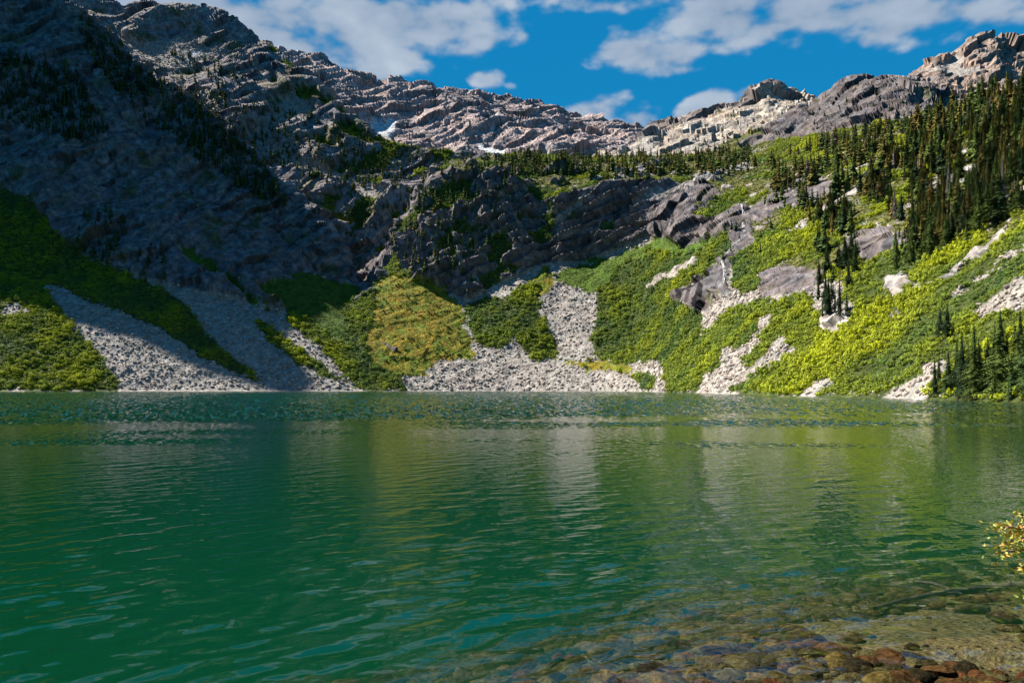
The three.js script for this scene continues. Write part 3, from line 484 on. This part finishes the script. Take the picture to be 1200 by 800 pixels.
function cells(key, want, f, r) {                                   // visits every cell of a mountainside covered with one of the kinds
  const s = sheets[key], P = s.P;
  for (let i = 0; i + 1 < s.nc; i++) { if (s.cols[i] < -70 || s.cols[i] > 1270) continue; for (let j = 1; j + 1 < s.nr; j++) {
    const q = i * s.nr + j; if (!want.includes(s.type[q])) continue;
    const a = q * 3, b = (q + s.nr) * 3, c = (q + 1) * 3; if (P[a + 1] < .3 || s.rows[j] > s.rows[s.nr - 1] - 2) continue;
    const ux = P[b] - P[a], uy = P[b + 1] - P[a + 1], uz = P[b + 2] - P[a + 2], vx = P[c] - P[a], vy = P[c + 1] - P[a + 1], vz = P[c + 2] - P[a + 2];
    const area = Math.hypot(uy * vz - uz * vy, uz * vx - ux * vz, ux * vy - uy * vx);
    f(area, () => { const e = r(), t = r(); return [P[a] + ux * e + vx * t, P[a + 1] + uy * e + vy * t, P[a + 2] + uz * e + vz * t]; }, s.type[q], s.cols[i], s.yy[q], s.green[q]);
  } }
}
const count = (x, r) => Math.floor(x) + (r() < x % 1 ? 1 : 0);
function thicket(key, seed, label, tone, boost = 1) {
  const r = rng(seed), list = [], low = [];
  cells(key, [BUSH, TURF, ALP, MEADOW, SCREE], (area, at, t, x, y, gr) => {
    const D0 = -at()[2], near = clamp(420 / D0, .8, 2.2);
    if (t === SCREE) { if (gr > .04) for (let k = count(area * .30 * gr * gr * near, r); k > 0; k--) { const p = at(), w = .7 + .5 * r(), s = (.35 + .9 * r() * r()) / Math.sqrt(near); low.push({ p, s, sy: s, a: r() * 6.28, c: C(.10 * w, .145 * w, .010) }); } return; }
    if (t === BUSH) for (let k = count(area * (.14 + .24 * smooth(.25, .95, gr)) * near * boost, r); k > 0; k--) {
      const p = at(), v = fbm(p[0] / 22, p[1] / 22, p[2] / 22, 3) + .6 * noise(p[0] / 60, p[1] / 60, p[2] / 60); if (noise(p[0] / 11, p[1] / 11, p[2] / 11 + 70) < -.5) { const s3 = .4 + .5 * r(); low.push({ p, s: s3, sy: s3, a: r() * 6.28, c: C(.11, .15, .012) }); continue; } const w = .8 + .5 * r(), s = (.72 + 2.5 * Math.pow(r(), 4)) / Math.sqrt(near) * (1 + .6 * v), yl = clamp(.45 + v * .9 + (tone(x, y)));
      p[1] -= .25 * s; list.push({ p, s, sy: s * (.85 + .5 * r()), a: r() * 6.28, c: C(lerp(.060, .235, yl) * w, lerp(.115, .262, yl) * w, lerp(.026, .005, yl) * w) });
    } else if (t === MEADOW) for (let k = count(area * .24, r); k > 0; k--) {
      const p = at(), v = fbm(p[0] / 12, p[1] / 12, p[2] / 12, 3), yl = clamp(.5 + v * 1.6), w = .8 + .5 * r(), s = .4 + .75 * r() * r(); low.push({ p, s, sy: s * .8, a: r() * 6.28, c: C(lerp(.10, .34, yl) * w, lerp(.19, .21, yl) * w, .008) });
      if (r() < .035) { const s2 = 1.1 + 1.1 * r(); list.push({ p, s: s2, sy: s2, a: r() * 6.28, c: C(.045, .08, .015) }); }
    } else for (let k = count(area * (t === ALP ? .10 : .16), r); k > 0; k--) {
      const p = at(), w = .6 + .7 * r(), s = (t === ALP ? .7 : .5) + .9 * r() * r(); (t === ALP ? list : low).push({ p, s, sy: s * .8, a: r() * 6.28, c: t === ALP ? C(.12 * w, .13 * w, .012) : C(.10 * w, .15 * w, .012) });
    }
  }, r);
  scatter('alder_thicket', label, 'thicket', bushGeos, leafMat, list); if (low.length) scatter('meadow_tufts', label.replace('leafy thicket', 'low grass and heather tufts'), 'meadow', tuftGeos, leafMat, low);
}
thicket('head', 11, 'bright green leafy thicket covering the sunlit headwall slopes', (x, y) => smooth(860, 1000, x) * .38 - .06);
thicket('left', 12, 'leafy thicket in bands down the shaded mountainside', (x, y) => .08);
thicket('butte', 13, 'sparse leafy thicket on ledges of the brown buttress', () => 0);
function talus(key, seed, label, c0) {
  const r = rng(seed), list = [];
  cells(key, [BUSH, MEADOW], (area, at, t, x, y) => { const p = at(); if (p[1] > 1.6) return; const near = clamp(500 / -p[2], .6, 4); for (let k = count(area * .10 * near, r); k > 0; k--) { const s = (.35 + .8 * Math.pow(r(), 2.5)) / Math.sqrt(near), w = .6 + .6 * r(), b = at(); list.push({ p: b, s, sy: s * .8, a: r() * 6.28, tx: r() - .5, tz: r() - .5, c: C(c0[0] * w, c0[1] * w, c0[2] * w) }); } }, r);
  cells(key, [SCREE], (area, at) => { const D = -at()[2], near = clamp(500 / D, .6, 4); for (let k = count(area * .26 * near, r); k > 0; k--) { const p = at(), s = (.28 + 1.15 * Math.pow(r(), 4.5)) / Math.sqrt(near) * 1.25, w = .6 + .65 * r(), h = r(); p[1] += s * .1; list.push({ p, s, sy: s * .9, a: r() * 6.28, tx: r() - .5, tz: r() - .5, c: C(c0[0] * w * (1 + h * .12), c0[1] * w, c0[2] * w * (1 - h * .08)) }); } }, r);
  scatter('talus_blocks', label, 'talus', blockGeos, blockMat, list);
}
talus('head', 21, 'grey broken rock blocks strewn over the headwall scree fans', [.42, .385, .35]);
talus('left', 22, 'grey broken rock blocks strewn over the talus under the shaded mountainside', [.40, .375, .35]);
talus('butte', 23, 'pale broken rock in the gullies of the brown buttress', [.44, .385, .34]);

// ------------------------------------------------------------------ conifers
function coniferShape(seed, tiers, arms, width, fine, lace = 1) {
  const r = rng(seed), p = [], nm = [], tri = (a, b, c, n) => { const e = new THREE.Vector3(b[0] - a[0], b[1] - a[1], b[2] - a[2]).cross(new THREE.Vector3(c[0] - a[0], c[1] - a[1], c[2] - a[2])); if (e.dot(n) < 0) p.push(...a, ...c, ...b); else p.push(...a, ...b, ...c); for (let k = 0; k < 3; k++) nm.push(n.x, n.y, n.z); };
  for (let t = 0; t < tiers; t++) {
    const f = (t + .5 * r()) / tiers, y = .05 + .93 * Math.pow(f, .93), prof = Math.pow(1 - f, 1.0) * (.55 + .45 * smooth(0, .16, f)) * (.8 + .2 * Math.sin(f * 23 + seed)) + .014, n = Math.max(4, Math.round(arms * (1 - f * .4)));
    for (let k = 0; k < n; k++) {
      const a = (k + r() * .9) / n * 6.2832 + t * 1.7, L = width * prof * (lace < .4 ? .35 + .95 * r() : .55 + .75 * r()), droop = L * (.45 + .35 * r()) * (1 - f * .7), ca = Math.cos(a), sa = Math.sin(a), wd = L * (.34 + .2 * r()) * lace;
      const A = [0, y + .006, 0], T = [ca * L, y - droop, sa * L], m = .62, M = [ca * L * m, y - droop * m * .55 + .004, sa * L * m], l = [M[0] - sa * wd, M[1] - wd * .45, M[2] + ca * wd], q = [M[0] + sa * wd, M[1] - wd * .45, M[2] - ca * wd];
      if (lace < .4) {                                              // near trees: sprays of small twigs along every branch
        for (let m = 1; m <= 6; m++) { const u = m / 6.3, B = [ca * L * u, y - droop * u * (.5 + .5 * u), sa * L * u], l2 = L * .34 * (1.15 - u * .75), side = m % 2 ? 1 : -1, n2 = new THREE.Vector3(ca * .6 + (r() - .5) * .9, .6 + (r() - .5) * .7, sa * .6 + (r() - .5) * .9).normalize();
          for (const sd of [side, -side * .8]) { const e = [B[0] + (ca * .55 - sa * sd) * l2, B[1] - l2 * (.25 + .4 * r()), B[2] + (sa * .55 + ca * sd) * l2], wv = l2 * .2; tri([B[0] - ca * wv, B[1] + wv * .3, B[2] - sa * wv], e, [B[0] + ca * wv * 1.6, B[1] - wv, B[2] + sa * wv * 1.6], n2); } }
        tri([0, y, 0], [ca * L - sa * L * .05, y - droop, sa * L + ca * L * .05], [ca * L * .4 + sa * L * .07, y - droop * .3, sa * L * .4 - ca * L * .07], new THREE.Vector3(ca * .5, .8, sa * .5).normalize()); continue;
      }
      const nn = new THREE.Vector3(ca * .75 + (r() - .5) * .5, .6 + (r() - .5) * .5, sa * .75 + (r() - .5) * .5).normalize();
      tri(A, l, M, nn); tri(A, M, q, nn); tri(l, T, M, nn); tri(M, T, q, nn);
      if (fine && lace > .4) { const h = wd * (.8 + .6 * r()), e = [M[0] * .8, M[1] - h, M[2] * .8]; tri(A, e, T, nn); }
    }
  }
  const core = 5, ya = .07; for (let k = 0; k < core; k++) { const a = k / core * 6.2832, b = (k + 1) / core * 6.2832, w = width * .34; tri([Math.cos(a) * w, ya, Math.sin(a) * w], [Math.cos(b) * w, ya, Math.sin(b) * w], [0, .93, 0], new THREE.Vector3(Math.cos(a), .4, Math.sin(a)).normalize()); }
  const g = new THREE.BufferGeometry(); g.setAttribute('position', new THREE.Float32BufferAttribute(p, 3)); g.setAttribute('normal', new THREE.Float32BufferAttribute(nm, 3)); return g;
}
const nearCrowns = [coniferShape(11, 58, 16, .20, true, .3), coniferShape(12, 58, 16, .175, true, .3), coniferShape(13, 54, 16, .22, true, .3), coniferShape(14, 60, 15, .155, true, .3)];
const trunkGeo = new THREE.CylinderGeometry(.003, .014, .92, 6).translate(0, .44, 0);
const crowns = [coniferShape(1, 40, 12, .215, true, .55), coniferShape(2, 40, 12, .185, true, .55), coniferShape(3, 36, 12, .245, true, .55), coniferShape(4, 42, 11, .165, true, .55)];
const smallCrowns = [coniferShape(5, 15, 7, .20, false), coniferShape(6, 15, 7, .16, false), coniferShape(7, 13, 7, .24, false)];
const barkMat = new THREE.MeshStandardMaterial({ color: C(.09, .07, .055), roughness: .95 });
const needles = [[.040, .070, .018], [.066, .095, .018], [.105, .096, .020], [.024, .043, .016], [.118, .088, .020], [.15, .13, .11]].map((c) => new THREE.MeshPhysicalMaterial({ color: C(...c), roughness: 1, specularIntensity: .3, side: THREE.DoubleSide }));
const trees = [];
function grove(key, poly, n, h0, h1, tones, label, group, seed, gap = 2.2, need) {
  const r = rng(seed), s = sheets[key]; let lo = [1e9, 1e9], hi = [-1e9, -1e9]; for (const q of poly) { lo = [Math.min(lo[0], q[0]), Math.min(lo[1], q[1])]; hi = [Math.max(hi[0], q[0]), Math.max(hi[1], q[1])]; }
  const mine = [];
  for (let k = 0, got = 0; got < n && k < n * 12; k++) {
    const x = lerp(lo[0], hi[0], r()), y = lerp(lo[1], hi[1], r()); if (!inside(poly, x, y)) continue;
    const at = onSheet(s, x, y); if (!at || at.p[1] < .5) continue; if (need && !need(x, y, at)) continue;
    if (mine.some((m) => Math.hypot(m[0] - at.p[0], m[2] - at.p[2]) < gap)) continue; mine.push(at.p); got++;
    const h = lerp(h0 * .55, h1 * 1.08, Math.pow(r(), 1.25)); trees.push({ p: at.p, h, tone: r() < .035 ? 5 : tones[Math.floor(r() * tones.length)], kind: Math.floor(r() * 4), a: r() * 6.28, w: .9 + .7 * r(), label, group, size: h / -at.p[2], lean: (r() - .5) * .09 });
  }
}
function stand(key, list, tones, label, group, seed) { const r = rng(seed); for (const [x, y, px] of list) { const at = onSheet(sheets[key], x, y); if (!at) continue; const h = px / FOCAL * -at.p[2]; trees.push({ p: at.p, h, tone: tones[Math.floor(r() * tones.length)], kind: Math.floor(r() * 4), a: r() * 6.28, w: .95 + .35 * r(), label, group, size: h / -at.p[2], lean: (r() - .5) * .04 }); } }
stand('head', [[1097, 464, 54], [1105, 396, 42], [1114, 395, 45], [1113, 462, 58], [1122, 452, 62], [1129, 463, 82], [1136, 466, 62], [1144, 467, 100], [1150, 446, 56], [1159, 455, 68], [1166, 466, 76], [1174, 462, 112], [1180, 456, 72], [1186, 468, 62], [1190, 446, 78], [1198, 455, 104], [1206, 466, 112], [1217, 463, 100], [1230, 466, 110], [1138, 440, 44], [1171, 440, 70], [1102, 452, 40]],
  [0, 3, 0, 3, 1], 'tall dark green conifer in the clump standing by the sunny shore', 'conifers in the shore clump', 31);
grove('head', [[955, 262], [1003, 250], [1012, 300], [1000, 330], [975, 352], [955, 330]], 26, 12, 19, [0, 3, 0, 1], 'dark conifer in the clump on the green thicket slope above the shore', 'conifers on the green thicket slope', 32);
grove('head', [[958, 345], [998, 330], [1003, 366], [962, 380]], 13, 11, 16, [0, 3], 'dark conifer in the clump on the green thicket slope above the shore', 'conifers on the green thicket slope', 33);
grove('head', [[1048, 318], [1100, 300], [1180, 262], [1200, 250], [1200, 230], [1150, 250], [1090, 280], [1050, 300]], 48, 9, 16, [0, 3, 1, 1], 'conifer along the rocky break at the forest edge above the meadow', 'conifers along the forest edge', 34);
grove('head', [[905, 190], [960, 168], [1010, 158], [1060, 146], [1100, 134], [1150, 120], [1205, 106], [1205, 242], [1180, 258], [1130, 280], [1100, 292], [1060, 285], [1040, 240], [1010, 245], [990, 270], [960, 285], [935, 262], [905, 232]], 760, 11, 21, [0, 1, 1, 2, 2, 3, 4], 'olive conifer of the forest covering the sunny hillside under the rock dome', 'conifers of the hillside forest', 35, 2.4, (x, y, at) => at.t !== SLAB && noise(x / 26, y / 18, 1) + .5 * noise(x / 8, y / 8, 4) > -.05 - .5 * smooth(215, 150, y));
grove('head', [[586, 181], [880, 177], [890, 200], [850, 206], [800, 204], [740, 214], [690, 208], [650, 206], [600, 208]], 520, 10, 18, [1, 1, 2, 2, 0], 'small conifer in the row on the bench above the dark cliffs', 'conifers on the bench above the cliffs', 36, 2.4);
grove('head', [[448, 182], [470, 172], [590, 182], [606, 215], [575, 300], [540, 325], [500, 330], [470, 310], [452, 260]], 280, 8, 15, [1, 0, 2, 1], 'small conifer on ledges of the shaded cliff above the yellow meadow', 'conifers on the cliff ledges', 37, 2.6);
grove('head', [[780, 300], [900, 230], [925, 250], [900, 300], [830, 320]], 26, 6, 11, [0, 1, 3], 'small conifer beside the waterfall gully', 'conifers by the waterfall', 38, 3);
grove('butte', [[200, 62], [260, 70], [330, 128], [400, 142], [440, 160], [480, 176], [470, 215], [420, 222], [380, 214], [330, 196], [270, 150], [220, 110]], 420, 8, 15, [1, 2, 0, 1], 'small conifer scattered on the brown buttress', 'conifers on the buttress', 39, 3);
grove('butte', [[395, 150], [470, 170], [560, 178], [545, 205], [490, 230], [450, 290], [425, 310], [400, 240]], 190, 8, 15, [1, 2, 0, 1], 'small conifer scattered on the brown buttress', 'conifers on the buttress', 48, 2.6);
grove('left', [[92, 18], [150, 70], [230, 122], [290, 178], [330, 224], [345, 250], [300, 232], [230, 186], [180, 150], [140, 110], [100, 60]], 620, 9, 16, [3, 0, 0, 1], 'conifer in the belt along the edge of the shaded mountainside', 'conifers along the mountainside edge', 40, 2.2);
grove('left', [[95, 8], [130, 40], [190, 94], [240, 120], [280, 156], [320, 204], [318, 216], [270, 168], [228, 132], [180, 108], [130, 60], [95, 24]], 90, 9, 15, [1, 2, 1, 4], 'conifer in the belt along the edge of the shaded mountainside', 'conifers along the mountainside edge', 46, 2.2);  // lighter needle tones stand in for sunlight on the trees at the edge
grove('left', [[0, 70], [45, 75], [85, 86], [130, 150], [112, 172], [60, 160], [0, 140]], 240, 11, 18, [3, 0, 0], 'dark conifer in the forest patch high on the shaded mountainside', 'conifers high on the mountainside', 41, 2.2);
grove('left', [[95, 240], [147, 240], [150, 300], [140, 318], [98, 300]], 40, 10, 17, [3, 0, 0], 'dark conifer in the narrow clump low on the shaded mountainside', 'conifers low on the mountainside', 42, 2.2);
grove('left', [[157, 296], [192, 290], [196, 335], [165, 332]], 18, 10, 16, [3, 0, 0], 'dark conifer in the narrow clump low on the shaded mountainside', 'conifers low on the mountainside', 43, 2.2);
grove('head', [[960, 166], [1010, 152], [1100, 128], [1205, 102], [1205, 150], [1100, 170], [1000, 185]], 220, 9, 16, [0, 1, 2, 2, 3, 4], 'olive conifer of the forest covering the sunny hillside under the rock dome', 'conifers of the hillside forest', 47, 2.2);
grove('dome', [[945, 128], [985, 101], [1060, 95], [1110, 118], [1090, 145], [1000, 158], [945, 152]], 50, 5, 10, [0, 3, 1], 'tiny conifer on the rock dome', 'conifers on the rock dome', 44, 4);
grove('slabs', [[770, 180], [860, 155], [900, 150], [900, 172], [820, 186]], 40, 6, 12, [1, 2, 0], 'tiny conifer on the pale slabs', 'conifers on the pale slabs', 45, 4);
{
  trees.sort((a, b) => b.size - a.size);
  const protos = new Map(), rest = [];
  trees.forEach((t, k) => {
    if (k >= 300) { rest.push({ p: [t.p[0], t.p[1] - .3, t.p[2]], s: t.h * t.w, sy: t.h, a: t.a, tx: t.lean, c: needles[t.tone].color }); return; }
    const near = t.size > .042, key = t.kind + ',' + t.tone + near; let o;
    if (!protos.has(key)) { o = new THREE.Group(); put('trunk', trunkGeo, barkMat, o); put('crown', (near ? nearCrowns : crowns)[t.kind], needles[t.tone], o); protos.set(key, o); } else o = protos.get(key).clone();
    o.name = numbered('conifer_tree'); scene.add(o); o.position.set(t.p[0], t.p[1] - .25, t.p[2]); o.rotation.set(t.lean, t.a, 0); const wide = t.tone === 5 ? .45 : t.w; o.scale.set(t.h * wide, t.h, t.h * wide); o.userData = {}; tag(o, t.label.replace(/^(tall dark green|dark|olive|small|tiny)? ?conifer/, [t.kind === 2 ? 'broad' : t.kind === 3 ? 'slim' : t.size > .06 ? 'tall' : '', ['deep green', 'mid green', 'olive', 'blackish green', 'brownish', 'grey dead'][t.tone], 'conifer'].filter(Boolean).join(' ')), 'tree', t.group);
  });
  scatter('distant_conifers', 'mass of small far conifers on the bench, cliffs and mountainsides', 'forest', smallCrowns, new THREE.MeshPhysicalMaterial({ color: 0xffffff, roughness: 1, specularIntensity: .3, side: THREE.DoubleSide }), rest);
}

// ------------------------------------------------------------------ waterfall, sunken wood, the shrub over the water
{
  const white = new THREE.MeshStandardMaterial({ color: C(.62, .65, .68), roughness: .6 }), fall = new THREE.Group(); fall.name = 'waterfall'; scene.add(fall); tag(fall, 'thin white waterfall dropping down the dark gully between thickets', 'waterfall');
  const r = rng(61);
  for (const run of [[[872, 240], [874, 250], [873, 262], [876, 272]], [[877, 276], [868, 282], [860, 289], [854, 297], [851, 306], [852, 318], [850, 328], [851, 338]]]) {
    const pts = run.map(([x, y]) => onSheet(sheets.head, x, y)).filter(Boolean).map((a) => new THREE.Vector3(a.p[0] - .3, a.p[1] + .5, a.p[2] + .9));
    if (pts.length < 2) continue; const c = new THREE.CatmullRomCurve3(pts);
    for (let k = 0; k < 4; k++) { const off = (k - 1.5) * .5, cc = new THREE.CatmullRomCurve3(c.getPoints(14).map((p) => new THREE.Vector3(p.x + off + (r() - .5) * 1.0, p.y + (r() - .5) * .5, p.z - .5 + r() * .9))); put('water_strand', new THREE.TubeGeometry(cc, 30, .05 + .06 * r(), 5), white, fall); }
  }
}
{
  const wood = new THREE.MeshStandardMaterial({ color: C(.045, .035, .022), roughness: .9, map: stoneGrain });
  function log(pts, rad, label, twigs) {
    const o = new THREE.Group(); o.name = numbered('sunken_log'); scene.add(o); tag(o, label, 'log');
    const base = new THREE.Vector3(pts[0][0], bedHeight(...pts[0]), -pts[0][1]); o.position.copy(base);
    const c = new THREE.CatmullRomCurve3(pts.map(([x, D]) => new THREE.Vector3(x, bedHeight(x, D) + rad * 1.1, -D).sub(base))), g = new THREE.TubeGeometry(c, 24, rad, 8), p = g.attributes.position;
    for (let i = 0; i < p.count; i++) { const q = c.getPointAt(Math.floor(i / 9) / 24), f = 1 - .55 * Math.floor(i / 9) / 24 + .18 * noise(p.getX(i) * 6, p.getY(i) * 6, p.getZ(i) * 6); p.setXYZ(i, q.x + (p.getX(i) - q.x) * f, q.y + (p.getY(i) - q.y) * f, q.z + (p.getZ(i) - q.z) * f); }
    g.computeVertexNormals(); put('stem', g, wood, o);
    for (const [t, dx, dy, dz] of twigs) { const a = c.getPointAt(t), b = new THREE.Vector3(a.x + dx, a.y + dy, a.z + dz); put('branch', new THREE.TubeGeometry(new THREE.CatmullRomCurve3([a, a.clone().lerp(b, .5).add(new THREE.Vector3(0, .04, 0)), b]), 8, rad * .3, 6), wood, o); }
  }
  log([[7.6, 10.6], [6.4, 10.5], [5.4, 9.9], [4.4, 9.3]], .075, 'dark waterlogged trunk lying on the bed by the sand patch', [[.5, -.3, .04, -.4]]);
  log([[3.0, 9.9], [3.5, 9.5], [4.0, 9.3]], .03, 'thin dark sunken stick lying among the submerged stones', [[.5, .2, .05, -.25]]);
}
{
  const bark = new THREE.MeshStandardMaterial({ color: C(.10, .065, .045), roughness: .9 }), r = rng(71);
  const leafMats = [[.40, .33, .02], [.30, .34, .03], [.44, .30, .02], [.40, .19, .015], [.24, .30, .03], [.46, .42, .08]].map((c) => new THREE.MeshPhysicalMaterial({ color: C(...c), roughness: .7, transmission: .3, thickness: 0, side: THREE.DoubleSide }));
  const leafGeo = (() => { const p = [], idx = []; const prof = [[0, 0], [.25, .2], [.5, .27], [.78, .17], [1, 0]]; for (const [t, w] of prof) { p.push(t, .10 * Math.sin(t * 3.14), 0, t, .10 * Math.sin(t * 3.14) + w * .35, w, t, .10 * Math.sin(t * 3.14) + w * .35, -w); } for (let k = 0; k < 4; k++) { const a = k * 3, b = a + 3; idx.push(a, a + 1, b, b, a + 1, b + 1, a, b, a + 2, b, b + 2, a + 2); } const g = new THREE.BufferGeometry(); g.setAttribute('position', new THREE.Float32BufferAttribute(p, 3)); g.setIndex(idx); g.computeVertexNormals(); return g; })();
  const shrub = new THREE.Group(); shrub.name = 'shrub'; scene.add(shrub); tag(shrub, 'yellow and orange leaved shrub leaning out over the water from the bank', 'shrub');
  const root = new THREE.Vector3(4.9, bedHeight(4.9, 4.6), -4.6); shrub.position.copy(root);
  const tips = [[3.16, 1.50, -5.0], [3.22, 1.38, -5.05], [3.14, 1.34, -4.95], [3.38, 1.56, -5.1], [3.30, 1.22, -4.95], [3.46, 1.42, -5.0], [3.30, 1.06, -4.9], [3.55, 1.30, -5.1], [3.62, 1.62, -5.0], [3.7, 1.1, -4.9]];
  const small = [];
  for (const t of tips) {
    const tip = new THREE.Vector3(...t).sub(root), fork = new THREE.Vector3(3.75 + r() * .25, 1.28 + r() * .2, -4.95).sub(root), c = new THREE.CatmullRomCurve3([new THREE.Vector3(0, -.05, 0), new THREE.Vector3(-.35 + (r() - .5) * .2, .75, -.1), fork, fork.clone().lerp(tip, .55).add(new THREE.Vector3(0, .05, 0)), tip]);
    const stem = put('branch', new THREE.TubeGeometry(c, 24, .006, 5), bark, shrub);
    for (let k = 0; k < 210; k++) {
      const u = .64 + .36 * Math.sqrt(r()), a = c.getPointAt(u), twig = new THREE.Vector3((r() - .6) * .2, (r() - .6) * .2, (r() - .5) * .2), tone = Math.floor(Math.pow(r(), .9) * 6), l = k < 28 ? put('leaf', leafGeo, leafMats[tone], stem) : new THREE.Object3D();
      l.position.copy(a).add(twig.multiplyScalar(r())); l.rotation.set(r() * 6.28, r() * 6.28, (r() - .7) * 1.6); l.scale.setScalar(.022 + .022 * r());
      if (k >= 28) { l.updateMatrix(); small.push([l.matrix.clone(), leafMats[tone].color]); }
    }
  }
  const im = shade(new THREE.InstancedMesh(leafGeo, new THREE.MeshPhysicalMaterial({ color: 0xffffff, roughness: .7, transmission: .3, thickness: 0, side: THREE.DoubleSide }), small.length)); im.name = 'foliage'; im.userData.kind = 'stuff'; small.forEach(([m, c], i) => { im.setMatrixAt(i, m); im.setColorAt(i, c); }); shrub.add(im);
}

renderer.render(scene, camera);
